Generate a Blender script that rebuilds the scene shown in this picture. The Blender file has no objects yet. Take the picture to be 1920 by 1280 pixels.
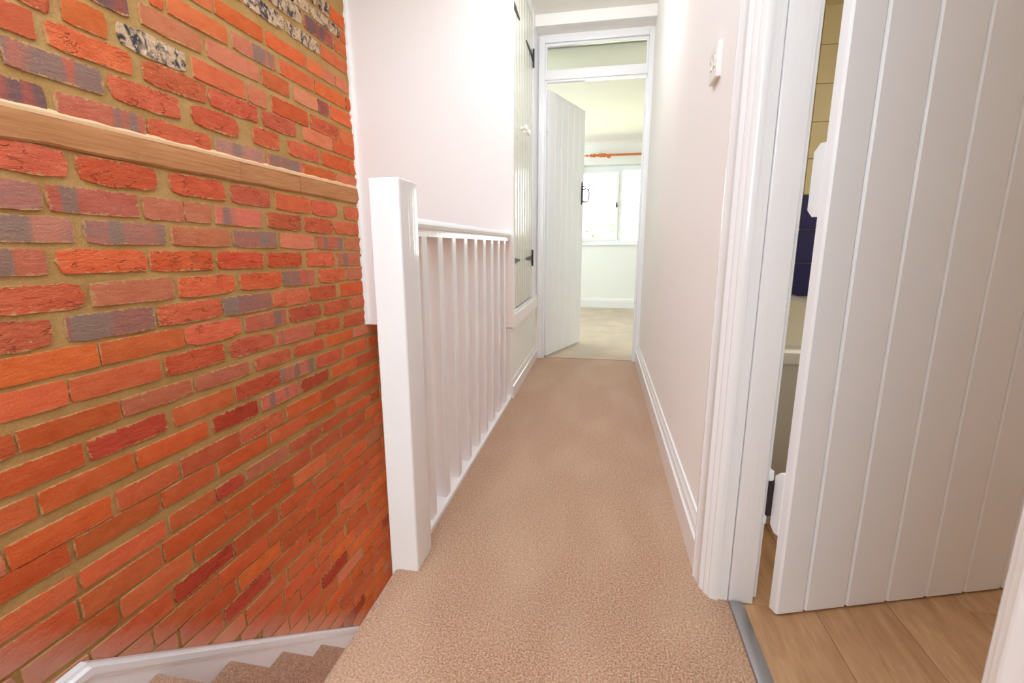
import bpy, bmesh, math, random
from mathutils import Vector, Matrix
R = random.Random(11)
SC = bpy.context.scene
COL = SC.collection

# ------------------------------------------------------------------ camera
cam_d = bpy.data.cameras.new('camera')
cam = bpy.data.objects.new('camera', cam_d)
COL.objects.link(cam)
yaw, pit, rol = math.radians(10.849), math.radians(11.574), math.radians(-0.199)
fw = Vector((-math.sin(yaw)*math.cos(pit), math.cos(yaw)*math.cos(pit), -math.sin(pit)))
rt = Vector((math.cos(yaw), math.sin(yaw), 0))
up = rt.cross(fw)
rt, up = rt*math.cos(rol)+up*math.sin(rol), up*math.cos(rol)-rt*math.sin(rol)
M = Matrix((rt, up, -fw)).transposed().to_4x4()
M.translation = Vector((0, 0, 0.85))
cam.matrix_world = M
cam_d.sensor_width = 36.0
cam_d.lens = 36.0*874.6/1920.0
cam_d.clip_start = 0.02
cam_d.clip_end = 200
SC.camera = cam

# ------------------------------------------------------------------ world, lamps, exposure
W = bpy.data.worlds.new('world'); SC.world = W
W.use_nodes = True
bg = W.node_tree.nodes['Background']
bg.inputs['Color'].default_value = (0.97, 1.0, 0.99, 1)
bg.inputs['Strength'].default_value = 17.5

def area(name, loc, size, power, color, rot=(0, 0, 0), sy=None, portal=False):
    d = bpy.data.lights.new(name, 'AREA')
    d.shape = 'RECTANGLE'; d.size = size; d.size_y = sy or size
    d.energy = power; d.color = color
    if portal: d.cycles.is_portal = True
    o = bpy.data.objects.new(name, d); COL.objects.link(o)
    o.location = loc; o.rotation_euler = rot
    return o
# unseen camera flash bounced off the ceiling above the stairwell and landing
area('ceiling_flash_bounce', (-0.62, 0.60, 2.30), 1.2, 26.0, (0.83, 1.01, 1.15), sy=2.3)
# unseen fill added behind the camera to light newel and bulkhead frontally
area('landing_back_fill', (-0.55, -1.42, 1.55), 1.0, 30.0, (0.83, 1.01, 1.15), (math.radians(90), 0, math.radians(180)), 1.3)
# unseen fill added under the passage ceiling to brighten its far end
area('passage_fill', (-0.12, 2.30, 2.24), 0.4, 7.0, (0.92, 1.0, 1.05), (math.radians(38), 0, 0), 0.3)
area('bathroom_fill', (1.15, 1.5, 2.16), 0.3, 10.0, (1.0, 0.95, 0.80))  # unseen fill added to brighten the bathroom
# unseen fills added: one in the bedroom, one under the landing edge for low bricks
area('bedroom_side_fill', (-1.68, 5.6, 1.35), 1.2, 36.0, (0.88, 0.98, 1.08), (0, math.radians(90), 0), 1.1)
area('lower_stair_fill', (-0.515, 1.65, -0.95), 0.7, 3.7, (1.0, 0.98, 0.93), (0, math.radians(-90), math.radians(180)), 1.4)
# daylight entry of the bedroom window
area('bedroom_window_portal', (0.21, 6.87, 1.385), 1.32, 1.0, (1, 1, 1), (math.radians(-90), 0, 0), 1.03, True)
sun_d = bpy.data.lights.new('sun', 'SUN'); sun_d.energy = 110.0; sun_d.angle = 0.02; sun_d.color = (1.0, 0.95, 0.86)
sun = bpy.data.objects.new('sun', sun_d); COL.objects.link(sun)
sun.rotation_euler = (math.radians(42), 0, math.radians(15))   # shines away from the window wall, onto the garden
SC.view_settings.view_transform = 'Standard'
SC.view_settings.look = 'None'
SC.view_settings.gamma = 1.0
SC.view_settings.use_curve_mapping = False
SC.view_settings.exposure = 0.07
SC.cycles.use_denoising = True
SC.cycles.max_bounces = 14
SC.cycles.diffuse_bounces = 10
SC.cycles.glossy_bounces = 6
SC.cycles.caustics_reflective = False
SC.cycles.sample_clamp_indirect = 20.0

# ------------------------------------------------------------------ materials
def srgb(r, g, b):
    def f(c):
        c /= 255.0
        return c/12.92 if c <= 0.04045 else ((c+0.055)/1.055)**2.4
    return (f(r), f(g), f(b), 1.0)

class NT:
    def __init__(s, name):
        s.m = bpy.data.materials.new(name); s.m.use_nodes = True
        s.t = s.m.node_tree; s.b = s.t.nodes['Principled BSDF']
        s.pos = s.n('ShaderNodeNewGeometry').outputs['Position']
    def n(s, typ, **kw):
        x = s.t.nodes.new(typ)
        for k, v in kw.items(): setattr(x, k, v)
        return x
    def l(s, a, b): s.t.links.new(a, b)
    def set(s, sock, v):
        if hasattr(v, 'is_output'): s.l(v, sock)
        else: sock.default_value = v
    def map(s, vec, scale=(1, 1, 1), rot=(0, 0, 0), loc=(0, 0, 0)):
        x = s.n('ShaderNodeMapping'); s.l(vec, x.inputs[0])
        x.inputs['Scale'].default_value = scale; x.inputs['Rotation'].default_value = rot
        s.set(x.inputs['Location'], loc)
        return x.outputs[0]
    def noise(s, vec, scale, detail=3.0, rough=0.55, dist=0.0):
        x = s.n('ShaderNodeTexNoise'); s.l(vec, x.inputs['Vector'])
        x.inputs['Scale'].default_value = scale; x.inputs['Detail'].default_value = detail
        x.inputs['Roughness'].default_value = rough; x.inputs['Distortion'].default_value = dist
        return x.outputs['Fac']
    def ramp(s, fac, a, b, lo=0.0, hi=1.0):
        x = s.n('ShaderNodeMapRange'); s.l(fac, x.inputs[0])
        x.inputs[1].default_value = a; x.inputs[2].default_value = b
        x.inputs[3].default_value = lo; x.inputs[4].default_value = hi
        return x.outputs[0]
    def mix(s, fac, a, b):
        x = s.n('ShaderNodeMix', data_type='RGBA')
        s.set(x.inputs[0], fac); s.set(x.inputs[6], a); s.set(x.inputs[7], b)
        return x.outputs[2]
    def math(s, op, a, b=0.0, clamp=False):
        x = s.n('ShaderNodeMath', operation=op); x.use_clamp = clamp
        s.set(x.inputs[0], a); s.set(x.inputs[1], b)
        return x.outputs[0]
    def bump(s, h, strength=0.3, dist=0.002):
        x = s.n('ShaderNodeBump'); s.l(h, x.inputs['Height'])
        x.inputs['Strength'].default_value = strength; x.inputs['Distance'].default_value = dist
        s.l(x.outputs[0], s.b.inputs['Normal'])
    def fin(s, col, rough=0.6, spec=0.4):
        s.set(s.b.inputs['Base Color'], col); s.set(s.b.inputs['Roughness'], rough)
        s.b.inputs['Specular IOR Level'].default_value = spec
        return s.m

def paint(name, col, rough, bump=0.05, spec=0.5, scale=60):
    t = NT(name)
    n = t.noise(t.pos, scale, 3)
    t.bump(n, bump, 0.002)
    return t.fin(col, t.ramp(n, 0.3, 0.7, rough*0.85, rough*1.15), spec)

WALL = paint('matt_wall_paint', srgb(243, 240, 238), 0.75, 0.06, 0.25, 90)
BEDW = paint('bedroom_wall_paint', srgb(237, 239, 236), 0.75, 0.05, 0.25, 90)
CEIL = paint('ceiling_paint', srgb(236, 233, 226), 0.8, 0.05, 0.2, 60)
def brushed(name, col, rough):
    """brush-painted gloss: fine strokes running up the work spread reflections sideways"""
    t = NT(name)
    n = t.noise(t.map(t.pos, (1, 1, 0.02)), 210, 2, 0.5)
    t.bump(n, 0.55, 0.0009)
    return t.fin(col, rough, 0.5)
GLOSS = brushed('white_gloss_paint', srgb(236, 236, 238), 0.14)
DOORP = paint('satin_door_paint', srgb(238, 238, 241), 0.33, 0.06, 0.5, 25)
CUPP = paint('gloss_cupboard_paint', srgb(222, 222, 208), 0.2, 0.03, 0.4, 18)
PLAS = paint('white_switch_plastic', srgb(236, 232, 228), 0.3, 0.0, 0.5)
BATH = paint('white_bath_acrylic', srgb(232, 228, 215), 0.15, 0.0, 0.5)
BPAN = paint('bath_side_panel', srgb(205, 198, 182), 0.4, 0.0, 0.4)
UPVC = paint('white_window_plastic', srgb(240, 242, 242), 0.25, 0.0, 0.5)
GROUT = paint('pale_grout', srgb(205, 190, 150), 0.8, 0.05, 0.2)
TCREAM = paint('cream_glazed_tile', srgb(216, 203, 160), 0.16, 0.01, 0.5, 12)
TNAVY = paint('navy_glazed_tile', srgb(24, 26, 92), 0.12, 0.01, 0.5, 12)

def carpet(name, c1, c2, c3, marks):
    t = NT(name)
    f = t.noise(t.pos, 240, 2, 0.6)
    f2 = t.noise(t.pos, 70, 3, 0.6)
    col = t.mix(t.ramp(f, 0.36, 0.64), c1, c2)
    col = t.mix(t.ramp(f2, 0.35, 0.75, 0.0, 0.55), col, c3)
    # brushed pile: broad soft patches where the pile leans another way
    m1 = t.noise(t.map(t.pos, (2.6, 1.0, 1)), 2.2, 1, 0.4, 0.2)
    col = t.mix(t.ramp(m1, 0.44, 0.64, 0.0, marks*0.8), col, srgb(214, 186, 160))
    m2 = t.noise(t.map(t.pos, (1.6, 2.4, 1), loc=(3, 7, 0)), 2.0, 1, 0.4, 0.1)
    col = t.mix(t.ramp(m2, 0.5, 0.7, 0.0, marks*0.4), col, srgb(150, 118, 96))
    h = t.math('ADD', t.math('MULTIPLY', f, 1.0), t.math('MULTIPLY', f2, 1.3))
    t.bump(h, 0.7, 0.004)
    t.b.inputs['Sheen Weight'].default_value = 0.25
    t.b.inputs['Sheen Roughness'].default_value = 0.6
    return t.fin(col, 0.95, 0.1)
CARPET = carpet('beige_twist_carpet', srgb(128, 94, 70), srgb(214, 172, 140), srgb(172, 132, 104), 0.20)
BEDCARP = carpet('bedroom_carpet', srgb(166, 148, 126), srgb(206, 190, 168), srgb(186, 168, 146), 0.5)

def mortar():
    t = NT('sandy_mortar')
    a = t.noise(t.pos, 6, 4); b = t.noise(t.pos, 260, 3, 0.7)
    col = t.mix(t.ramp(a, 0.3, 0.7), srgb(172, 134, 78), srgb(196, 158, 104))
    col = t.mix(t.ramp(b, 0.35, 0.65, 0.0, 0.35), col, srgb(138, 104, 58))
    t.bump(t.math('ADD', b, t.math('MULTIPLY', t.noise(t.pos, 40, 3), 2.0)), 0.6, 0.004)
    return t.fin(col, 0.95, 0.1)
MORTAR = mortar()

def brick_mat(name, c1, c2, rough_k, white=0.3, band=None, flint=False, dust=False, crack=0.0):
    t = NT(name)
    oi = t.n('ShaderNodeObjectInfo').outputs['Random']
    tc = t.n('ShaderNodeTexCoord').outputs['Object']
    sh = t.math('MULTIPLY', oi, 37.0)
    cx = t.n('ShaderNodeCombineXYZ'); t.l(sh, cx.inputs[0]); t.l(sh, cx.inputs[1]); t.l(sh, cx.inputs[2])
    p = t.map(tc, loc=cx.outputs[0])
    big = t.noise(t.map(p, (1, 1, 2.2)), 14, 4, 0.6, 0.4)
    fine = t.noise(p, 190, 3, 0.7)
    mid = t.noise(t.map(p, (1, 0.5, 1.6)), 55, 4, 0.65, 0.5)
    col = t.mix(t.ramp(big, 0.3, 0.7), c1, c2)
    # every brick fired a little differently
    hsv = t.n('ShaderNodeHueSaturation')
    t.l(t.ramp(oi, 0, 1, 0.80, 1.12), hsv.inputs['Value'])
    t.l(t.ramp(t.math('FRACT', t.math('MULTIPLY', oi, 7.3)), 0, 1, 0.496, 0.504), hsv.inputs['Hue'])
    t.l(t.ramp(t.math('FRACT', t.math('MULTIPLY', oi, 13.7)), 0, 1, 0.975, 1.02), hsv.inputs['Saturation'])
    t.l(col, hsv.inputs['Color']); col = hsv.outputs[0]
    if band:
        w = t.noise(t.map(p, (0.01, 1.0, 0.10)), 15, 1, 0.4, 0.2)
        col = t.mix(t.ramp(w, 0.53, 0.61, 0.0, 0.85), col, band)
    if flint:
        v = t.noise(t.map(p, (1, 1, 0.8)), 26, 5, 0.6, 1.4)
        col = t.mix(t.ramp(v, 0.40, 0.54), srgb(62, 62, 68), srgb(204, 172, 138))
        v2 = t.noise(p, 60, 3, 0.6)
        col = t.mix(t.ramp(v2, 0.58, 0.64, 0, 0.9), col, srgb(226, 204, 174))
    col = t.mix(t.ramp(fine, 0.35, 0.7, 0.0, 0.30), col, t.mix(0.5, col, srgb(90, 40, 26)))
    col = t.mix(t.ramp(t.noise(p, 85, 4, 0.7), 0.64, 0.72, 0.0, white), col, srgb(232, 200, 176))
    if dust:
        # plaster dust left on the bricks just above the stair string
        sx = t.n('ShaderNodeSeparateXYZ'); t.l(t.pos, sx.inputs[0])
        d = t.math('ADD', t.math('MULTIPLY', t.math('SUBTRACT', sx.outputs[1], 0.818), 0.827), 0.239)
        d = t.math('ADD', sx.outputs[2], d)
        d = t.math('ADD', d, t.math('MULTIPLY', t.math('SUBTRACT', mid, 0.5), 0.10))
        col = t.mix(t.ramp(d, 0.0, 0.12, 0.55, 0.0), col, srgb(205, 168, 150))
    hgt = None
    if crack:
        c = t.noise(t.map(p, (1, 0.45, 1.3)), 15, 4, 0.62, 0.5)
        c = t.math('ABSOLUTE', t.math('SUBTRACT', c, 0.5))
        gate = t.ramp(t.noise(t.map(p, loc=(5, 2, 9)), 20, 2), 0.48, 0.56)
        c = t.math('ADD', c, t.ramp(gate, 0, 1, 0.08, 0.0))
        hgt = t.ramp(c, 0.0, 0.022, 0.0, 1.0)
        col = t.mix(t.ramp(c, 0.0, 0.012, crack*0.5, 0.0), col, srgb(96, 40, 28))
    # mortar smeared raggedly over the arrises
    ge = t.n('ShaderNodeSeparateXYZ'); t.l(t.n('ShaderNodeTexCoord').outputs['Generated'], ge.inputs[0])
    ey = t.math('MULTIPLY', t.math('SUBTRACT', 0.5, t.math('ABSOLUTE', t.math('SUBTRACT', ge.outputs[1], 0.5))), 3.4)
    ez = t.math('SUBTRACT', 0.5, t.math('ABSOLUTE', t.math('SUBTRACT', ge.outputs[2], 0.5)))
    ed = t.math('MINIMUM', ey, ez)
    nz = t.noise(p, 70, 4, 0.7)
    ed = t.math('SUBTRACT', ed, t.math('MULTIPLY', t.math('SUBTRACT', nz, 0.42), 0.55 if rough_k > 0.7 else 0.3))
    col = t.mix(t.ramp(ed, 0.0, 0.035, 0.8, 0.0), col, srgb(192, 152, 104))
    if hgt is not None: mid = t.math('ADD', mid, t.math('MULTIPLY', hgt, 0.45))
    t.bump(t.math('ADD', t.math('MULTIPLY', mid, rough_k), t.math('MULTIPLY', fine, 0.4)), 0.9, 0.006)
    return t.fin(col, 0.88, 0.2)
BM = {
 'o': brick_mat('orange_brick', srgb(204, 95, 51), srgb(219, 112, 65), 0.5, 0.10, dust=True),
 'q': brick_mat('bright_rough_brick', srgb(212, 90, 54), srgb(226, 114, 76), 1.4, 0.40, crack=0.8),
 'r': brick_mat('red_rough_brick', srgb(198, 90, 58), srgb(216, 110, 74), 1.4, 0.40, crack=0.8),
 'm': brick_mat('dark_red_brick', srgb(176, 70, 46), srgb(198, 86, 56), 1.0, 0.2, dust=True, crack=0.6),
 'k': brick_mat('pink_brick', srgb(202, 112, 78), srgb(214, 132, 96), 0.8, 0.4, dust=True),
 'p': brick_mat('purple_brick', srgb(160, 116, 106), srgb(190, 120, 100), 0.8, 0.4, band=srgb(142, 120, 106)),
 'b': brick_mat('banded_brick', srgb(200, 104, 78), srgb(210, 122, 96), 0.8, 0.35, band=srgb(134, 114, 102)),
 'd': brick_mat('dark_purple_brick', srgb(146, 76, 66), srgb(174, 96, 80), 0.9, 0.2, band=srgb(112, 90, 88)),
 'f': brick_mat('flint_stone', srgb(90, 84, 86), srgb(150, 130, 116), 1.2, 0.0, flint=True),
}
def timber():
    t = NT('old_pine_timber')
    g = t.noise(t.map(t.pos, (6, 1.2, 30)), 4, 4, 0.6, 0.4)
    f = t.noise(t.map(t.pos, (1, 0.06, 1)), 160, 3, 0.6)
    col = t.mix(t.ramp(g, 0.3, 0.7), srgb(168, 110, 66), srgb(188, 134, 88))
    col = t.mix(t.ramp(f, 0.45, 0.7, 0, 0.35), col, srgb(128, 80, 48))
    col = t.mix(t.ramp(t.noise(t.pos, 30, 3), 0.6, 0.75, 0, 0.3), col, srgb(196, 150, 110))
    t.bump(t.math('ADD', g, f), 0.3, 0.003)
    return t.fin(col, 0.75, 0.25)
TIMBER = timber()
PLASTER_SHADE = paint('shaded_plaster', srgb(182, 150, 128), 0.9, 0.2, 0.1, 60)  # brown tone puts the stairwell's shade into the end wall's colour
LIME = paint('limewashed_edge', srgb(226, 186, 146), 0.9, 0.4, 0.1, 120)

def vinyl():
    t = NT('oak_effect_plank')
    oi = t.n('ShaderNodeObjectInfo').outputs['Random']
    cx = t.n('ShaderNodeCombineXYZ'); t.l(t.math('MULTIPLY', oi, 23.0), cx.inputs[0]); t.l(t.math('MULTIPLY', oi, 31.0), cx.inputs[1])
    p = t.map(t.pos, (1, 0.14, 1), loc=cx.outputs[0])
    a = t.noise(p, 22, 4, 0.6, 1.2); b = t.noise(p, 120, 3, 0.6)
    col = t.mix(t.ramp(a, 0.3, 0.7), srgb(172, 128, 90), srgb(202, 162, 122))
    col = t.mix(t.ramp(b, 0.4, 0.7, 0, 0.35), col, srgb(150, 106, 72))
    col = t.mix(t.ramp(oi, 0, 1, 0, 0.22), col, srgb(150, 112, 80))
    return t.fin(col, 0.42, 0.4)
VINYL = vinyl()
def metal(name, col, rough, met=1.0):
    t = NT(name); t.b.inputs['Metallic'].default_value = met
    t.bump(t.noise(t.pos, 90, 3), 0.15, 0.001)
    return t.fin(col, rough, 0.5)
ALU = metal('brushed_aluminium', srgb(176, 176, 178), 0.38)
IRON = metal('black_iron', srgb(52, 52, 58), 0.45, 0.6)
STEEL = metal('worn_hinge_steel', srgb(70, 62, 64), 0.5, 0.8)
ORWOOD = paint('orange_varnished_wood', srgb(206, 112, 48), 0.3, 0.03, 0.5, 40)
DARKGAP = paint('dark_joint', srgb(150, 112, 78), 0.9, 0.2, 0.1)
def glass():
    t = NT('clear_glass')
    t.b.inputs['Transmission Weight'].default_value = 1.0
    t.b.inputs['IOR'].default_value = 1.05
    return t.fin((1, 1, 1, 1), 0.0, 0.5)
GLASS = glass()
def leaf():
    t = NT('garden_leaf')
    oi = t.noise(t.pos, 9, 3)
    return t.fin(t.mix(t.ramp(oi, 0.3, 0.7), srgb(58, 70, 34), srgb(84, 96, 52)), 0.6, 0.3)
LEAF = leaf()
BARK = paint('garden_bark', srgb(120, 100, 80), 0.9, 0.3, 0.1)
GRASS = paint('garden_grass', srgb(168, 176, 140), 0.9, 0.3, 0.1)
def glass2():
    m = bpy.data.materials.new('window_glass'); m.use_nodes = True
    t = m.node_tree; t.nodes.clear()
    o = t.nodes.new('ShaderNodeOutputMaterial'); mx = t.nodes.new('ShaderNodeMixShader')
    a = t.nodes.new('ShaderNodeBsdfTransparent'); g = t.nodes.new('ShaderNodeBsdfGlossy')
    g.inputs['Roughness'].default_value = 0.02
    a.inputs['Color'].default_value = (0.95, 0.97, 0.95, 1)
    f = t.nodes.new('ShaderNodeFresnel'); f.inputs['IOR'].default_value = 1.45
    t.links.new(f.outputs[0], mx.inputs[0]); t.links.new(a.outputs[0], mx.inputs[1])
    t.links.new(g.outputs[0], mx.inputs[2]); t.links.new(mx.outputs[0], o.inputs[0])
    return m
GLASS = glass2()

# ------------------------------------------------------------------ mesh helpers
def BM_(): return bmesh.new()
def box(bm, x0, x1, y0, y1, z0, z1, bev=0.0, seg=2):
    r = bmesh.ops.create_cube(bm, size=1.0)
    vs = r['verts']
    for v in vs:
        v.co = Vector((x0+(v.co.x+.5)*(x1-x0), y0+(v.co.y+.5)*(y1-y0), z0+(v.co.z+.5)*(z1-z0)))
    if bev > 0:
        es = list({e for v in vs for e in v.link_edges})
        bmesh.ops.bevel(bm, geom=es, offset=bev, segments=seg, affect='EDGES', profile=0.6)
    return bm
def prism(bm, pts, axis, a, b):
    """closed 2D outline extruded along an axis; pts are the two other coordinates in order"""
    def mk(p, t):
        if axis == 'x': return Vector((t, p[0], p[1]))
        if axis == 'y': return Vector((p[0], t, p[1]))
        return Vector((p[0], p[1], t))
    va = [bm.verts.new(mk(p, a)) for p in pts]; vb = [bm.verts.new(mk(p, b)) for p in pts]
    n = len(pts)
    fs = [bm.faces.new(va), bm.faces.new(vb[::-1])]
    for i in range(n):
        fs.append(bm.faces.new((va[i], vb[i], vb[(i+1) % n], va[(i+1) % n])))
    bmesh.ops.recalc_face_normals(bm, faces=fs)
    return bm
def lathe(bm, prof, p0, ax, seg=16):
    """prof: (distance along axis, radius)"""
    ax = Vector(ax).normalized()
    u = ax.orthogonal().normalized(); w = ax.cross(u)
    p0 = Vector(p0); rings = []
    for t, r in prof:
        rings.append([bm.verts.new(p0+ax*t+(u*math.cos(2*math.pi*i/seg)+w*math.sin(2*math.pi*i/seg))*max(r, 1e-4)) for i in range(seg)])
    fs = []
    for A, B in zip(rings, rings[1:]):
        for i in range(seg):
            fs.append(bm.faces.new((A[i], A[(i+1) % seg], B[(i+1) % seg], B[i])))
    fs.append(bm.faces.new(rings[0][::-1])); fs.append(bm.faces.new(rings[-1]))
    bmesh.ops.recalc_face_normals(bm, faces=fs)
    return bm
def tube(bm, pts, r, seg=10):
    pts = [Vector(p) for p in pts]; rings = []
    for i, p in enumerate(pts):
        d = (pts[min(i+1, len(pts)-1)]-pts[max(i-1, 0)]).normalized()
        u = d.cross(Vector((0.31, 0.87, 0.38))).normalized(); w = d.cross(u)
        rings.append([bm.verts.new(p+(u*math.cos(2*math.pi*k/seg)+w*math.sin(2*math.pi*k/seg))*r) for k in range(seg)])
    fs = []
    for A, B in zip(rings, rings[1:]):
        for k in range(seg): fs.append(bm.faces.new((A[k], A[(k+1) % seg], B[(k+1) % seg], B[k])))
    fs.append(bm.faces.new(rings[0][::-1])); fs.append(bm.faces.new(rings[-1]))
    bmesh.ops.recalc_face_normals(bm, faces=fs)
    return bm

WLOC = {}
def obj(name, bm, mat, parent=None, smooth=False, local=False, origin=None, **props):
    """links a bmesh as ONE mesh object. World coordinates unless local (then in the parent's frame)."""
    me = bpy.data.meshes.new(name)
    if origin is None:
        if bm.verts:
            xs = [v.co for v in bm.verts]
            lo = Vector((min(v.x for v in xs), min(v.y for v in xs), min(v.z for v in xs)))
            hi = Vector((max(v.x for v in xs), max(v.y for v in xs), max(v.z for v in xs)))
            origin = (lo+hi)/2
            if parent is None: origin.z = lo.z
        else: origin = Vector()
    origin = Vector(origin)
    for v in bm.verts: v.co -= origin
    bm.to_mesh(me); bm.free()
    me.materials.append(mat)
    if smooth:
        for p in me.polygons: p.use_smooth = True
        me.set_sharp_from_angle(angle=math.radians(38))
    o = bpy.data.objects.new(name, me); COL.objects.link(o)
    base = Vector() if (parent is None or local) else WLOC[parent.name]
    o.location = origin-base
    WLOC[o.name] = origin
    if parent is not None: o.parent = parent
    for k, v in props.items(): o[k] = v
    return o
def thing(name, loc, label=None, cat=None, rotz=0.0, **props):
    o = bpy.data.objects.new(name, None); COL.objects.link(o)
    o.empty_display_size = 0.1
    o.location = loc; o.rotation_euler = (0, 0, rotz)
    WLOC[o.name] = Vector(loc)
    if label: o['label'] = label
    if cat: o['category'] = cat
    for k, v in props.items(): o[k] = v
    return o
def struct(name, bm, mat, **props):
    return obj(name, bm, mat, kind='structure', **props)

# key planes (metres)
XB, YBULK, XL, XR, YF = -1.341, 2.492, -0.485, 0.285, 3.50
ZC = 2.32

# ------------------------------------------------------------------ setting: floors, walls, ceilings
bm = BM_()
prism(bm, [(-0.505, 0.0), (-0.518, -0.004), (-0.525, -0.014), (-0.526, -0.028), (-0.518, -0.042), (-0.505, -0.05), (-0.505, -0.20), (0.345, -0.20), (0.345, 0.0)], 'y', -1.45, 2.498)
box(bm, -0.50, 0.345, 2.498, 3.515, -0.2, 0.0)
fl = struct('floor', bm, CARPET, smooth=True, label='beige carpeted landing and passage floor')
bm = BM_(); box(bm, -1.7, 2.0, 3.522, 6.8, -0.2, 0.0)
struct('floor.001', bm, BEDCARP, label='pale carpet of the bedroom beyond the far door')
bm = BM_(); box(bm, 0.345, 1.8, -0.5, 3.15, -0.2, -0.004)
bfl = struct('floor.002', bm, DARKGAP, label='wood plank floor of the bathroom')
x = 0.347; k = 0
while x < 1.8:
    x2 = min(x+0.178, 1.8)
    ys = [-0.5, -0.5+0.35+0.61*((k*0.37) % 1), 3.15]
    yy = ys[1]; ys = [-0.5]
    while yy < 3.15: ys.append(yy); yy += 1.22
    ys.append(3.15)
    for a, b in zip(ys, ys[1:]):
        bm = BM_(); box(bm, x+0.0005, x2-0.0005, a+0.0005, b-0.0005, -0.006, 0.0, 0.0009, 1)
        obj('plank', bm, VINYL, bfl)
    x = x2; k += 1
# dark join between landing carpet and bedroom carpet
bm = BM_(); box(bm, -0.435, 0.25, 3.5155, 3.5215, -0.05, 0.0015)
struct('trim_1', bm, DARKGAP, label='dark carpet join under the far door')

# stairwell side under the landing edge, stairwell floor
bm = BM_(); box(bm, -0.505, -0.45, -1.45, 2.47, -2.35, -0.2)
struct('wall_stairwell', bm, WALL)
bm = BM_(); box(bm, -1.5, -0.45, -1.5, 3.4, -2.45, -2.35)
struct('floor.003', bm, CARPET)

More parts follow.
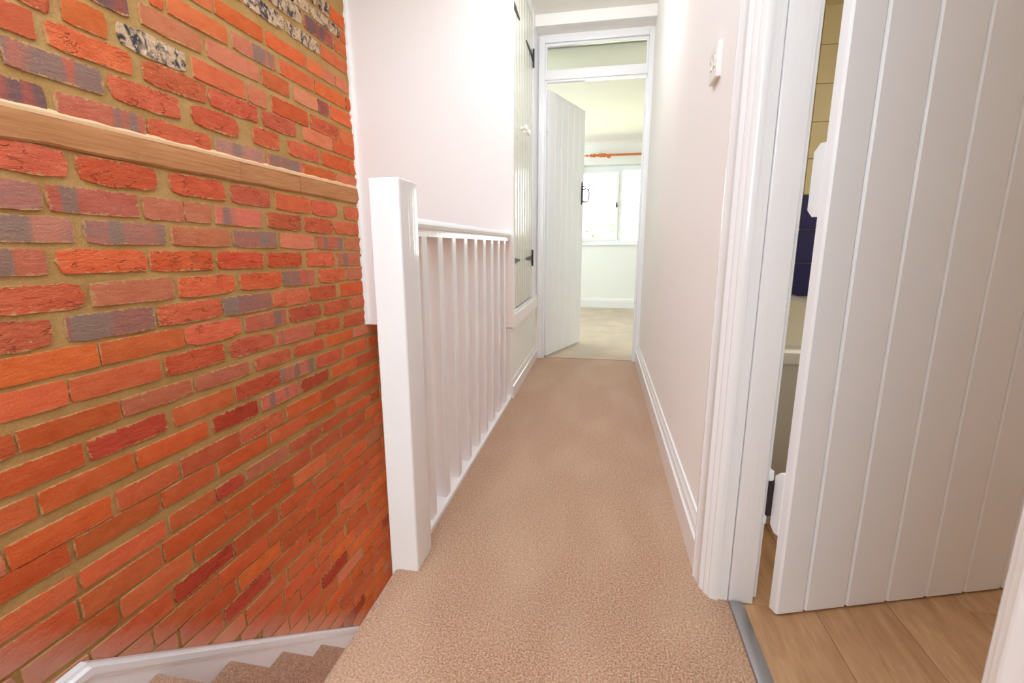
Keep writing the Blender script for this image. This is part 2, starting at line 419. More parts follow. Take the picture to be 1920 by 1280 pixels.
# brick wall: mortar bed with single bricks
bm = BM_(); box(bm, XB-0.16, XB-0.0065, -1.5, 3.56, -2.4, 2.45)
wl = struct('wall_left', bm, MORTAR, label='exposed red brick wall along the stairwell')
ROWS = [
 (1.979, -0.012, 0.056, "0.176,0.411,o 0.424,0.664,f 0.682,0.927,d 0.94,1.175,o 1.19,1.43,o 1.446,1.696,o 1.716,1.956,f 1.973,2.218,f 2.237,2.325,f 2.342,2.458,o 2.474,2.714,f 2.727,2.967,d 2.981,3.091,f 3.105,3.14,f"),
 (1.911, -0.012, 0.045, "0.21,0.445,d 0.463,0.708,f 0.725,0.97,o 0.985,1.23,o 1.249,1.484,o 1.5,1.745,o 1.762,2.007,o 2.024,2.155,f 2.163,2.404,f 2.42,2.461,o 2.48,2.715,d 2.732,2.967,f 2.981,3.14,o"),
 (1.848, -0.012, 0.060, "0.296,0.536,o 0.555,0.795,d 0.809,1.054,f 1.07,1.32,o 1.34,1.59,f 1.605,1.85,d 1.864,2.092,f 2.111,2.341,d 2.359,2.461,o 2.474,2.719,d 2.733,2.968,f 2.982,3.14,o"),
 (1.768, -0.012, 0.054, "0.148,0.398,o 0.418,0.658,o 0.675,0.925,o 0.944,1.194,f 1.212,1.457,o 1.473,1.718,o 1.734,1.959,f 1.972,2.211,f 2.227,2.454,o 2.471,2.581,o 2.599,2.834,o 2.853,3.098,o 3.118,3.14,o"),
 (1.667, -0.006, 0.053, "0.166,0.411,o 0.425,0.67,o 0.689,0.939,d 0.952,1.192,o 1.209,1.459,o 1.475,1.568,o 1.582,1.817,o 1.843,2.085,o 2.104,2.23,o 2.235,2.331,k 2.343,2.454,k 2.472,2.582,d 2.597,2.842,f 2.859,2.969,o 2.989,3.099,o 3.114,3.14,d"),
 (1.587, -0.006, 0.057, "0.282,0.522,r 0.538,0.788,p 0.804,1.054,r 1.069,1.314,q 1.33,1.371,o 1.388,1.625,o 1.65,1.884,b 1.905,2.141,o 2.159,2.416,o 2.429,2.469,o 2.489,2.729,k 2.745,2.985,r 3.005,3.14,o"),
 (1.515, -0.015, 0.060, "0.086,0.336,o 0.351,0.591,r 0.607,0.857,r 0.872,1.107,r 1.126,1.253,d 1.289,1.5,k 1.527,1.77,k 1.789,1.955,o 1.99,2.161,k 2.168,2.252,d 2.275,2.472,o 2.49,2.735,k 2.755,3,b 3.013,3.123,q"),
 (1.431, -0.020, 0.063, "0.189,0.429,b 0.445,0.695,p 0.712,0.952,p 0.971,1.044,r 1.071,1.175,o 1.21,1.427,f 1.453,1.688,o 1.705,1.803,k 1.837,2.073,o 2.098,2.329,r 2.347,2.476,o 2.489,2.729,k 2.746,2.981,q 2.994,3.14,o"),
 (1.359, -0.013, 0.061, "0.121,0.371,p 0.386,0.621,o 0.636,0.871,r 0.888,1,o 1.021,1.24,r 1.271,1.497,r 1.514,1.74,r 1.77,1.981,r 2.03,2.265,k 2.276,2.478,o 2.497,2.732,p 2.749,2.999,b 3.017,3.14,p"),
 (1.281, -0.015, 0.062, "0.178,0.413,b 0.426,0.661,q 0.676,0.911,o 0.924,1.142,b 1.165,1.384,r 1.431,1.629,r 1.704,1.854,r 1.914,2.137,r 2.161,2.405,o 2.418,2.496,o 2.514,2.624,o 2.642,2.882,b 2.896,3.136,r"),
 (1.199, -0.011, 0.054, "0.116,0.351,o 0.368,0.603,o 0.617,0.862,p 0.881,0.993,d 1.017,1.249,b 1.262,1.493,r 1.514,1.748,p 1.774,2.002,b 2.014,2.266,o 2.284,2.485,k 2.501,2.746,r 2.76,3.005,r 3.02,3.13,q"),
 (1.047, -0.021, 0.066, "0.076,0.316,k 0.331,0.571,p 0.59,0.825,b 0.843,1.015,r 1.038,1.26,q 1.31,1.525,r 1.556,1.765,r 1.799,2.035,o 2.051,2.261,q 2.331,2.489,r 2.506,2.616,b 2.636,2.871,p 2.884,3.124,r"),
 (0.963, -0.018, 0.064, "0.046,0.296,p 0.309,0.559,k 0.575,0.815,o 0.828,0.942,p 0.96,1.19,b 1.207,1.342,k 1.346,1.452,k 1.472,1.705,b 1.732,1.958,r 1.983,2.21,r 2.235,2.466,r 2.485,2.595,r 2.614,2.864,o 2.881,3.121,o"),
 (0.884, -0.020, 0.061, "0.068,0.308,k 0.324,0.559,b 0.574,0.809,k 0.825,0.998,p 1.032,1.263,p 1.285,1.52,k 1.542,1.78,p 1.805,2.037,k 2.064,2.295,b 2.322,2.508,k 2.523,2.633,q 2.646,2.896,r 2.91,3.14,o"),
 (0.805, -0.022, 0.062, "0.28,0.53,r 0.55,0.79,r 0.804,0.928,b 0.956,1.185,q 1.201,1.435,q 1.458,1.688,q 1.707,1.934,q 1.977,2.208,q 2.236,2.451,b 2.477,2.52,o 2.535,2.775,r 2.793,3.033,k 3.051,3.14,b"),
 (0.720, -0.014, 0.064, "0.269,0.519,o 0.532,0.782,o 0.8,0.994,q 1.019,1.265,k 1.282,1.523,q 1.547,1.785,q 1.798,2.019,b 2.062,2.286,r 2.306,2.517,k 2.53,2.765,q 2.778,3.023,r 3.042,3.14,r"),
 (0.637, -0.013, 0.066, "0.231,0.471,q 0.489,0.729,r 0.746,0.908,r 0.944,1.186,p 1.198,1.444,r 1.458,1.704,p 1.718,1.965,r 1.978,2.197,r 2.235,2.47,o 2.484,2.517,o 2.536,2.646,p 2.66,2.77,o 2.784,3.024,r 3.041,3.14,p"),
 (0.558, -0.014, 0.062, "0.259,0.494,k 0.513,0.753,k 0.766,1.006,o 1.013,1.274,o 1.279,1.526,q 1.547,1.786,b 1.815,2.046,r 2.066,2.315,r 2.331,2.506,r 2.521,2.756,p 2.771,3.011,o 3.03,3.14,r"),
 (0.475, -0.021, 0.063, "0.225,0.46,o 0.477,0.722,o 0.738,0.912,o 0.927,1.176,o 1.196,1.435,q 1.462,1.699,r 1.717,1.966,b 1.984,2.205,r 2.244,2.504,o 2.52,2.755,q 2.772,2.882,o 2.9,3.01,p 3.027,3.137,r"),
 (0.390, -0.013, 0.052, "0.169,0.404,b 0.423,0.663,p 0.68,0.784,o 0.796,1.037,o 1.045,1.283,k 1.299,1.543,k 1.578,1.796,r 1.826,2.05,r 2.077,2.315,o 2.337,2.5,k 2.52,2.765,o 2.78,2.89,k 2.903,3.14,q"),
 (0.306, -0.011, 0.061, "0.213,0.448,r 0.468,0.718,r 0.732,0.924,o 0.937,1.17,m 1.2,1.446,o 1.461,1.708,r 1.715,1.956,b 1.977,2.198,q 2.228,2.473,o 2.494,2.595,o 2.614,2.864,o 2.882,3.122,o"),
 (0.223, -0.011, 0.055, "0.093,0.343,o 0.362,0.612,q 0.629,0.8,o 0.811,1.049,o 1.063,1.315,o 1.342,1.563,m 1.589,1.823,b 1.847,2.07,m 2.101,2.343,o 2.358,2.593,o 2.609,2.854,r 2.873,3.118,r"),
 (0.131, -0.006, 0.058, "0.224,0.464,o 0.481,0.716,k 0.732,0.967,o 0.986,1.18,o 1.198,1.448,o 1.455,1.707,r 1.731,1.982,o 1.995,2.242,o 2.259,2.496,o 2.513,2.59,o 2.604,2.839,o 2.854,3.094,o 3.112,3.14,o"),
 (0.060, -0.016, 0.053, "0.098,0.333,o 0.347,0.587,o 0.6,0.845,o 0.864,1.099,o 1.118,1.319,o 1.337,1.595,o 1.613,1.85,o 1.858,2.102,o 2.114,2.365,o 2.381,2.58,o 2.593,2.828,o 2.845,3.095,o 3.113,3.14,o"),
 (-0.032, -0.012, 0.051, "0.086,0.336,o 0.356,0.591,o 0.605,0.845,o 0.863,1.108,o 1.126,1.308,o 1.316,1.442,m 1.459,1.706,k 1.725,1.963,r 1.975,2.207,o 2.221,2.462,o 2.482,2.586,o 2.603,2.853,o 2.873,3.118,o"),
 (-0.112, -0.016, 0.063, "0.098,0.333,o 0.348,0.598,o 0.612,0.838,o 0.849,1.081,o 1.095,1.335,o 1.345,1.6,o 1.613,1.863,o 1.881,2.121,o 2.138,2.388,o 2.407,2.652,o 2.666,2.911,o 2.926,3.14,o"),
 (-0.193, -0.016, 0.063, "0.202,0.437,o 0.453,0.688,m 0.706,0.927,o 0.945,1.177,o 1.199,1.453,o 1.473,1.716,o 1.733,1.983,o 1.999,2.239,o 2.254,2.499,o 2.512,2.747,o 2.764,3.004,o 3.019,3.14,o"),
 (-0.280, -0.016, 0.063, "0.107,0.342,o 0.361,0.601,o 0.62,0.838,o 0.85,1.09,o 1.104,1.352,m 1.364,1.603,o 1.625,1.857,o 1.876,2.126,o 2.141,2.391,o 2.404,2.644,k 2.659,2.904,o 2.918,3.14,o"),
 (-0.360, -0.016, 0.063, "0.237,0.482,m 0.502,0.737,o 0.757,1.007,o 1.02,1.27,o 1.279,1.53,o 1.54,1.79,o 1.797,2.045,o 2.064,2.304,o 2.32,2.57,o 2.59,2.825,o 2.845,3.095,o 3.109,3.14,k"),
 (-0.436, -0.016, 0.063, "0.064,0.304,o 0.322,0.562,o 0.578,0.828,m 0.841,1.086,o 1.101,1.342,o 1.363,1.597,o 1.609,1.856,o 1.875,2.124,o 2.143,2.388,o 2.402,2.647,o 2.662,2.912,o 2.93,3.14,o"),
 (-0.514, -0.016, 0.063, "0.25,0.49,o 0.504,0.754,o 0.771,1.006,m 1.02,1.263,o 1.28,1.526,m 1.541,1.786,o 1.799,2.041,o 2.067,2.298,o 2.312,2.562,o 2.576,2.826,o 2.841,3.091,o 3.11,3.14,o"),
 (-0.598, -0.016, 0.063, "0.078,0.318,o 0.332,0.572,o 0.588,0.838,o 0.857,1.107,o 1.123,1.358,o 1.375,1.611,o 1.633,1.874,o 1.89,2.135,o 2.154,2.389,o 2.403,2.648,o 2.667,2.917,o 2.93,3.14,o"),
 (-0.677, -0.016, 0.063, "0.295,0.535,o 0.552,0.802,o 0.815,1.055,o 1.071,1.321,m 1.335,1.575,o 1.589,1.827,o 1.846,2.084,o 2.121,2.344,o 2.364,2.609,o 2.625,2.87,k 2.886,3.121,o"),
 (-0.750, -0.016, 0.063, "0.152,0.392,o 0.41,0.645,o 0.659,0.899,o 0.915,1.165,o 1.181,1.431,o 1.445,1.68,o 1.697,1.943,o 1.965,2.187,o 2.201,2.446,o 2.459,2.699,o 2.713,2.953,o 2.969,3.14,k"),
 (-0.829, -0.016, 0.063, "0.287,0.537,m 0.555,0.795,o 0.81,1.06,o 1.075,1.32,o 1.338,1.588,o 1.60492,1.84492,o 1.863,2.098,m 2.116,2.366,o 2.384,2.624,o 2.637,2.877,m 2.893,3.138,o"),
 (-0.907, -0.016, 0.063, "0.178,0.428,o 0.445,0.685,o 0.702,0.947,o 0.966,1.201,o 1.215,1.46,o 1.475,1.72,o 1.73967,1.97967,o 1.994,2.244,k 2.261,2.506,o 2.52,2.765,m 2.778,3.018,o 3.031,3.14,k"),
 (-0.986, -0.016, 0.063, "0.073,0.318,o 0.336,0.581,k 0.599,0.834,o 0.85,1.085,m 1.102,1.337,o 1.355,1.595,o 1.61181,1.85181,o 1.871,2.111,o 2.13,2.375,o 2.388,2.623,o 2.64,2.875,m 2.891,3.14,o"),
 (-1.064, -0.016, 0.063, "0.172,0.422,o 0.44,0.68,o 0.697,0.942,o 0.956,1.201,o 1.218,1.468,o 1.482,1.732,o 1.7477,1.9877,o 2.003,2.248,o 2.267,2.517,o 2.535,2.78,o 2.797,3.047,m 3.062,3.14,o"),
 (-1.143, -0.016, 0.063, "0.065,0.31,o 0.325,0.56,o 0.579,0.824,k 0.842,1.082,o 1.099,1.334,o 1.351,1.596,o 1.6096,1.8496,o 1.864,2.109,o 2.123,2.368,o 2.387,2.632,o 2.65,2.885,o 2.899,3.134,o"),
 (-1.221, -0.016, 0.063, "0.175,0.425,o 0.44,0.69,o 0.708,0.943,o 0.96,1.2,k 1.214,1.464,o 1.484,1.729,o 1.74689,1.98689,o 2.006,2.241,m 2.254,2.489,o 2.508,2.758,k 2.774,3.014,o 3.034,3.14,o"),
 (-1.300, -0.016, 0.063, "0.299,0.549,o 0.563,0.803,o 0.818,1.053,o 1.067,1.302,k 1.318,1.563,o 1.58116,1.82116,o 1.837,2.077,o 2.097,2.337,o 2.354,2.594,o 2.613,2.848,k 2.861,3.111,o"),
 (-1.378, -0.016, 0.063, "0.162,0.407,o 0.427,0.662,m 0.68,0.925,o 0.943,1.193,o 1.209,1.454,k 1.467,1.712,o 1.72862,1.96862,o 1.985,2.225,o 2.241,2.486,o 2.501,2.746,o 2.763,2.998,o 3.011,3.14,o"),
 (-1.457, -0.016, 0.063, "0.086,0.326,o 0.344,0.579,o 0.595,0.835,o 0.849,1.089,o 1.103,1.338,o 1.351,1.601,o 1.61773,1.85773,o 1.874,2.119,o 2.138,2.388,o 2.406,2.651,o 2.668,2.903,k 2.919,3.14,o"),
 (-1.535, -0.016, 0.063, "0.173,0.413,m 0.43,0.68,o 0.693,0.938,o 0.954,1.204,o 1.22,1.46,k 1.473,1.723,m 1.73596,1.97596,o 1.995,2.235,o 2.252,2.497,o 2.512,2.747,o 2.764,3.014,o 3.032,3.14,o"),
 (-1.614, -0.016, 0.063, "0.055,0.305,o 0.324,0.569,o 0.583,0.833,o 0.846,1.086,o 1.105,1.345,k 1.363,1.598,o 1.61604,1.85604,o 1.875,2.115,o 2.133,2.373,k 2.389,2.624,o 2.64,2.875,o 2.89,3.14,o"),
 (-1.692, -0.016, 0.063, "0.14,0.375,o 0.388,0.638,k 0.657,0.902,o 0.921,1.171,o 1.189,1.439,o 1.456,1.701,o 1.71453,1.95453,o 1.97,2.22,o 2.234,2.479,o 2.498,2.733,o 2.75,2.99,o 3.004,3.14,o"),
]

def stringer_z(y):
    return -0.239 if y < 0.818 else -0.239-0.827*(y-0.818)
def in_view(y, z):
    d = Vector((XB, y, z))-Vector((0, 0, 0.85))
    zz = d.dot(fw)
    if zz < 0.05: return False
    px = 960+874.6*d.dot(rt)/zz; py = 640-874.6*d.dot(up)/zz
    return -5 < px < 735 and -5 < py < 1285
def brick_bm(bm, y0, y1, z0, z1, slope, code):
    rough = {'o': .25, 'm': .6, 'k': .5, 'q': 1.0, 'r': 1.0, 'p': .45, 'b': .4, 'd': .5, 'f': 1.0}[code]
    nx, nz = (6, 3)
    L, H = y1-y0, z1-z0
    yc = (y0+y1)/2
    rows_ = []
    ch = {}
    for c in range(4): ch[c] = (R.uniform(0.05, 1.0)*rough*min(0.010, H*.16)+0.0015, R.uniform(0.05, 1.0)*rough*0.008+0.001)
    for j in range(nz):
        row = []
        for i in range(nx):
            u, v = i/(nx-1), j/(nz-1)
            y, z = y0+L*u, z0+H*v
            edge = i in (0, nx-1) or j in (0, nz-1)
            corner = i in (0, nx-1) and j in (0, nz-1)
            if corner:
                a, b = ch[(i > 0)*2+(j > 0)]
                y += a*(1 if i == 0 else -1); z += b*(1 if j == 0 else -1)
            elif edge:
                if j in (0, nz-1): z += R.gauss(0, 0.0022)*rough - (0.0 if j else 0.0)
                else: y += R.gauss(0, 0.003)*rough
                if not (j in (0, nz-1)): y += R.gauss(0, 0.0015)
            else:
                y += R.uniform(-.25, .25)*L/(nx-1)
            x = XB + (R.uniform(-0.0025, 0.0005) if edge else R.uniform(-0.0005, 0.0015)+R.gauss(0, 0.0024)*rough)
            z += slope*(y-yc)
            row.append(bm.verts.new((x, y, z)))
        rows_.append(row)
    fs = []
    for j in range(nz-1):
        for i in range(nx-1):
            fs.append(bm.faces.new((rows_[j][i], rows_[j+1][i], rows_[j+1][i+1], rows_[j][i+1])))
    ring = rows_[0][:] + [rows_[j][-1] for j in range(1, nz)] + rows_[-1][-2::-1] + [rows_[j][0] for j in range(nz-2, 0, -1)]
    back = [bm.verts.new((XB-0.012, v.co.y+(yc-v.co.y)*-0.012, v.co.z+(z0+H/2+slope*(v.co.y-yc)-v.co.z)*-0.05)) for v in ring]
    n = len(ring)
    for i in range(n):
        fs.append(bm.faces.new((ring[i], ring[(i+1) % n], back[(i+1) % n], back[i])))
    bmesh.ops.recalc_face_normals(bm, faces=fs)
    # outward normal of the face must look to +x
    if fs[0].normal.x < 0:
        bmesh.ops.reverse_faces(bm, faces=fs)
seen, rest = [], []
for zm, sl, h, txt in ROWS:
    for tok in txt.split():
        a, b, c = tok.split(','); a, b = float(a), float(b)
        zc = zm+sl*((a+b)/2-1.4)
        if zm > 0.4 and b > YBULK+0.03:           # above the bulkhead's foot the wall stops at the bulkhead
            if a > YBULK-0.03: continue
            b = min(b, YBULK+0.01)
        if zc+h/2 < stringer_z((a+b)/2)-0.06: continue
        h2 = h+(.006 if zm < .3 else .003); it = (a-.003, b+.003, zc-h2/2, zc+h2/2, sl, c)
        v = any(in_view(y, z) for y in (a+.01, (a+b)/2, b-.01) for z in (zc-h/2, zc+h/2))
        (seen if v else rest).append(it)
def size(it):
    d = Vector((XB, (it[0]+it[1])/2, (it[2]+it[3])/2))-Vector((0, 0, .85))
    return (it[1]-it[0])/d.length**2
seen.sort(key=size, reverse=True)
rest += seen[296:]; seen = seen[:296]
for it in seen:
    bm = BM_(); brick_bm(bm, *it)
    obj('brick', bm, BM[it[5]], wl, smooth=True)
for c in 'oqrmkpbdf':
    sel = [it for it in rest if it[5] == c]
    if sel:
        bm = BM_()
        for it in sel: brick_bm(bm, *it)
        obj('outer_brickwork', bm, BM[c], wl, smooth=True, kind='stuff')
print('BRICKS', len(seen), len(rest))

# timber let into the brickwork: one mesh with waney edges, two scarf joints and a pale lip
def beam_seg(bm, y0, y1, z0, z1, xo):
    n = max(2, int((y1-y0)/0.09)); last = None
    for i in range(n+1):
        y = y0+(y1-y0)*i/n
        j = R.gauss(0, 0.0012); jb = R.gauss(0, 0.0018)
        sl = -0.004*(y-1.4)
        pr = [(XB-0.03, z1+j+sl), (XB+xo, z1+j+sl), (XB+xo+0.004, z1-0.008+j+sl), (XB+xo+0.003, (z0+z1)/2+sl), (XB+xo+0.003, z0+0.006+jb+sl), (XB+xo-0.002, z0+jb+sl), (XB-0.03, z0+jb+sl)]
        ring = [bm.verts.new((p[0], y, p[1])) for p in pr]
        if last:
            for k in range(len(pr)):
                bm.faces.new((last[k], last[(k+1) % len(pr)], ring[(k+1) % len(pr)], ring[k]))
        else: bm.faces.new(ring[::-1])
        last = ring
    bm.faces.new(last)
tb = thing('timber_beam', (XB, 1.3, 1.085), 'long weathered timber beam let into the brick wall', 'beam')
for a, b, z0, z1, xo in ((-0.2, 1.607, 1.089, 1.166, 0.003), (1.61, 1.965, 1.088, 1.167, 0.001), (1.968, YBULK+0.01, 1.087, 1.166, 0.002)):
    bm = BM_(); beam_seg(bm, a, b, z0, z1, xo); bmesh.ops.recalc_face_normals(bm, faces=bm.faces[:])
    obj('beam_length', bm, TIMBER, tb, smooth=True)
bm = BM_()
y = -0.2; last = None
while y < YBULK:
    sl = -0.004*(y-1.4); t = 0.010+R.uniform(-.003, .004)
    ring = [bm.verts.new((XB+0.007+R.uniform(-.001, .001), y, 1.1665+sl-0.006)), bm.verts.new((XB+0.008, y, 1.1665+sl+t*0.3)), bm.verts.new((XB-0.006, y, 1.1665+sl+t+0.004)), bm.verts.new((XB-0.006, y, 1.1665+sl-0.006))]
    if last:
        for k in range(4): bm.faces.new((last[k], last[(k+1) % 4], ring[(k+1) % 4], ring[k]))
    last = ring; y += 0.045
bmesh.ops.recalc_face_normals(bm, faces=bm.faces[:])
obj('mortar_fillet', bm, LIME, tb, smooth=True, label='pale mortar lip along the top of the beam')

# bulkhead above the stairs with ragged painted edge against the bricks
bm = BM_()
prism(bm, [(XB-0.1, 0.402), (-0.468, 0.408), (-0.468, ZC+0.05), (XB-0.1, ZC+0.05)], 'y', YBULK, YBULK+0.032)
bk = struct('wall_bulkhead', bm, WALL, label='white bulkhead wall above the stairs')
bm = BM_(); last = None
z = 0.405
while z < 2.3:
    d = 0.012+abs(R.gauss(0, 0.008)); t = R.uniform(.003, .008)
    ring = [bm.verts.new((XB+t+0.004, YBULK+0.003, z)), bm.verts.new((XB+t, YBULK-d, z+R.uniform(-.004, .004))), bm.verts.new((XB-0.006, YBULK-d-0.003, z)), bm.verts.new((XB-0.006, YBULK+0.003, z))]
    if last:
        for k in range(4): bm.faces.new((last[k], last[(k+1) % 4], ring[(k+1) % 4], ring[k]))
    last = ring; z += 0.022
bmesh.ops.recalc_face_normals(bm, faces=bm.faces[:])
obj('paint_edge', bm, WALL, bk, smooth=True)
bm = BM_(); box(bm, XB-0.05, -0.468, YBULK+0.03, 3.45, 0.405, 0.475)
struct('ceiling_stairwell', bm, WALL)
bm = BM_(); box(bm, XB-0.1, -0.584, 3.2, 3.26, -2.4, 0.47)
struct('wall_stairwell_end', bm, PLASTER_SHADE)
# partition under the cupboard, ends as a pier beneath the bulkhead
bm = BM_(); box(bm, -0.585, XL, 2.498, 3.47, -2.3, 0.404); box(bm, -0.585, XL, 2.53, 3.47, 0.404, 0.476)
struct('wall_cupboard_base', bm, BEDW)

# ceiling, right wall (split round the bathroom doorway), back walls
bm = BM_(); box(bm, -1.5, 0.6, -1.5, 3.5, ZC, ZC+0.1)
struct('ceiling', bm, CEIL)
bm = BM_(); box(bm, XR, 0.385, 1.09, 3.56, -0.2, ZC); box(bm, XR, 0.385, 0.33, 1.09, 1.99, ZC); box(bm, XR, 0.385, -1.5, 0.33, -0.2, ZC)
struct('wall_right', bm, WALL)
bm = BM_(); box(bm, XB-0.16, 0.385, -1.6, -1.5, -2.4, ZC)
struct('wall_back', bm, WALL)

# wall with the far doorway (rebuilt as one mesh round the frame)
bm = BM_()
box(bm, -1.75, -0.474, 3.5, 3.57, -0.2, 2.35); box(bm, 0.29, 2.0, 3.56, 3.62, -0.2, 2.35); box(bm, -0.474, 0.29, 3.5, 3.57, 2.234, 2.35)
struct('wall_far', bm, WALL)
bm = BM_(); box(bm, -0.5, XR, 3.36, 3.5, 2.25, ZC, 0.004)
struct('trim_2', bm, WALL, label='plastered lintel above the far door')

# bedroom shell
ZB = 2.185
bm = BM_()
wx0, wx1, wz0, wz1 = -0.45, 0.87, 0.87, 1.90
box(bm, -1.75, wx0, 6.63, 6.86, -0.2, 2.4); box(bm, wx1, 2.05, 6.63, 6.86, -0.2, 2.4)
box(bm, wx0, wx1, 6.63, 6.86, -0.2, wz0); box(bm, wx0, wx1, 6.63, 6.86, wz1, 2.4)
struct('wall_bedroom_far', bm, BEDW)
bm = BM_(); box(bm, -1.8, -1.7, 3.5, 6.7, -0.2, 2.4)
struct('wall_bedroom_left', bm, BEDW)
bm = BM_(); box(bm, 2.0, 2.1, 3.5, 6.7, -0.2, 2.4)
struct('wall_bedroom_right', bm, BEDW)
bm = BM_()
prism(bm, [(3.57, 2.185), (6.58, ZB), (6.60, ZB-0.006), (6.615, ZB-0.016), (6.63, ZB-0.03), (6.66, ZB-0.03), (6.66, 2.4), (3.57, 2.4)], 'x', -1.75, 2.05)
struct('ceiling_bedroom', bm, CEIL, smooth=True)
def skirting(bm, axis, face, thick, a, b, h, sgn):
    """two-step moulded skirting; face = wall plane, sgn = side it stands out to"""
    pr = [(0, 0), (thick, 0), (thick, h*.66), (thick*.72, h*.69), (thick*.82, h*.73), (thick*.62, h*.80), (thick*.66, h*.84), (thick*.34, h*.93), (thick*.30, h), (0, h)]
    pts = [(face+sgn*p[0], p[1]) for p in pr]
    prism(bm, pts, axis, a, b)
bm = BM_()
pr = [(0, 0), (.02, 0), (.02, .095), (.014, .10), (.016, .105), (.006, .128), (0, .132)]
prism(bm, [(6.63-p[0], p[1]) for p in pr], 'x', -1.7, 2.0)
struct('baseboard_bedroom', bm, GLOSS)
bm = BM_(); skirting(bm, 'y', XR, 0.021, 1.155, 3.5, 0.128, -1)
struct('baseboard_right', bm, GLOSS, smooth=True)
bm = BM_(); skirting(bm, 'y', XL, 0.014, 2.498, 3.484, 0.102, 1)
struct('baseboard_left', bm, GLOSS, smooth=True)

# ------------------------------------------------------------------ bathroom shell with single tiles
bm = BM_(); box(bm, 0.385, 1.85, 3.108, 3.2, -0.2, 2.3)
wb = struct('wall_bathroom_far', bm, GROUT, label='tiled bathroom wall, cream above navy')
zs = [0.545+0.197*i for i in range(9)]
for j in range(8):
    for i in range(7):
        xa = 1.137-0.2*4+0.2*i
        if xa+0.198 < 0.39: continue
        x0 = max(xa+0.0018, 0.386); x1 = min(xa+0.1982, 1.8)
        if x1-x0 < 0.01: continue
        bm = BM_(); box(bm, x0, x1, 3.1, 3.109, zs[j]+0.0018, zs[j+1]-0.0018, 0.0015, 1)
        obj('tile', bm, TNAVY if j < 3 else TCREAM, wb)
bm = BM_(); box(bm, 1.8, 1.9, -0.55, 3.2, -0.2, 2.3)
struct('wall_bathroom_right', bm, WALL)
bm = BM_(); box(bm, 0.385, 1.85, -0.6, -0.5, -0.2, 2.3)
struct('wall_bathroom_back', bm, WALL)
bm = BM_(); box(bm, 0.385, 1.9, -0.6, 3.2, 2.22, 2.3)
struct('ceiling_bathroom', bm, CEIL)

# bath: hollow tub with rolled rim, and its end panel
bt = thing('bathtub', (0.77, 2.2, 0), 'white bathtub glimpsed through the gap beside the open door', 'bathtub')
bm = BM_()
def rrect(x0, x1, y0, y1, r, z, n=5):
    out = []
    for cx, cy, a0 in ((x1-r, y1-r, 0), (x0+r, y1-r, 90), (x0+r, y0+r, 180), (x1-r, y0+r, 270)):
        for i in range(n+1):
            a = math.radians(a0+90*i/n); out.append(bm.verts.new((cx+r*math.cos(a), cy+r*math.sin(a), z)))
    return out
secs = [(0.392, 1.135, 1.425, 3.098, .02, .515), (0.387, 1.140, 1.42, 3.1, .02, .53), (0.387, 1.140, 1.42, 3.1, .02, .548), (0.395, 1.132, 1.428, 3.092, .02, .556), (0.445, 1.085, 1.495, 3.03, .10, .556), (0.46, 1.07, 1.51, 3.015, .12, .545), (0.50, 1.03, 1.60, 2.93, .14, .25), (0.56, 0.97, 1.70, 2.83, .12, .19)]
rings = [rrect(*s) for s in secs]
for A, B in zip(rings, rings[1:]):
    for i in range(len(A)): bm.faces.new((A[i], A[(i+1) % len(A)], B[(i+1) % len(A)], B[i]))
bm.faces.new(rings[-1]); bmesh.ops.recalc_face_normals(bm, faces=bm.faces[:])
obj('tub', bm, BATH, bt, smooth=True)
bm = BM_(); box(bm, 0.392, 1.125, 1.432, 1.45, 0.0, 0.52, 0.003); box(bm, 1.108, 1.125, 1.45, 3.09, 0, 0.52)
obj('side_panel', bm, BPAN, bt)

# ------------------------------------------------------------------ staircase
stc = thing('staircase', (-0.92, 1.0, -0.47), 'beige carpeted stairs descending beside the brick wall', 'staircase')
def step_prof(yn, zn, going, rise):
    return [(yn-going-0.004, zn), (yn-0.012, zn), (yn-0.003, zn-0.004), (yn, zn-0.013), (yn-0.002, zn-0.022), (yn-0.018, zn-0.034), (yn-0.020, zn-rise-0.03), (yn-going-0.004, zn-rise-0.03)]
YN, ZN, GO, RI = 0.989, -0.445, 0.26, 0.216
bm = BM_(); prism(bm, [(-0.9, ZN), (YN-0.012, ZN), (YN-0.003, ZN-.004), (YN, ZN-.013), (YN-.002, ZN-.022), (YN-.018, ZN-.034), (YN-.02, ZN-RI-.03), (-0.9, ZN-RI-.03)], 'x', -1.311, -0.507)
obj('quarter_landing', bm, CARPET, stc, smooth=True)
for k in range(1, 8):
    bm = BM_(); prism(bm, step_prof(YN+GO*k, ZN-RI*k, GO, RI), 'x', -1.311, -0.507 if YN+GO*k < 2.40 else -0.587)
    obj('step', bm, CARPET, stc, smooth=True)
bm = BM_(); prism(bm, step_prof(0.46, -0.225, 1.3, 0.2), 'x', -0.80, -0.507)
obj('step', bm, CARPET, stc, smooth=True)
# wall string with moulded cap
def strip(bm, lo_off, hi_off, x0, x1):
    ys = [-0.9, 0.818, 3.19]
    pts = [(y, stringer_z(y)+hi_off) for y in ys]+[(y, stringer_z(y)+lo_off) for y in ys[::-1]]
    prism(bm, pts, 'x', x0, x1)
bm = BM_(); strip(bm, -0.62, -0.03, XB+0.002, -1.311)
obj('wall_string', bm, DOORP, stc)
bm = BM_()
strip(bm, -0.012, 0.0, XB+0.002, -1.318); strip(bm, -0.034, -0.012, XB+0.002, -1.303); strip(bm, -0.046, -0.034, XB+0.002, -1.307)
obj('string_moulding', bm, GLOSS, stc)

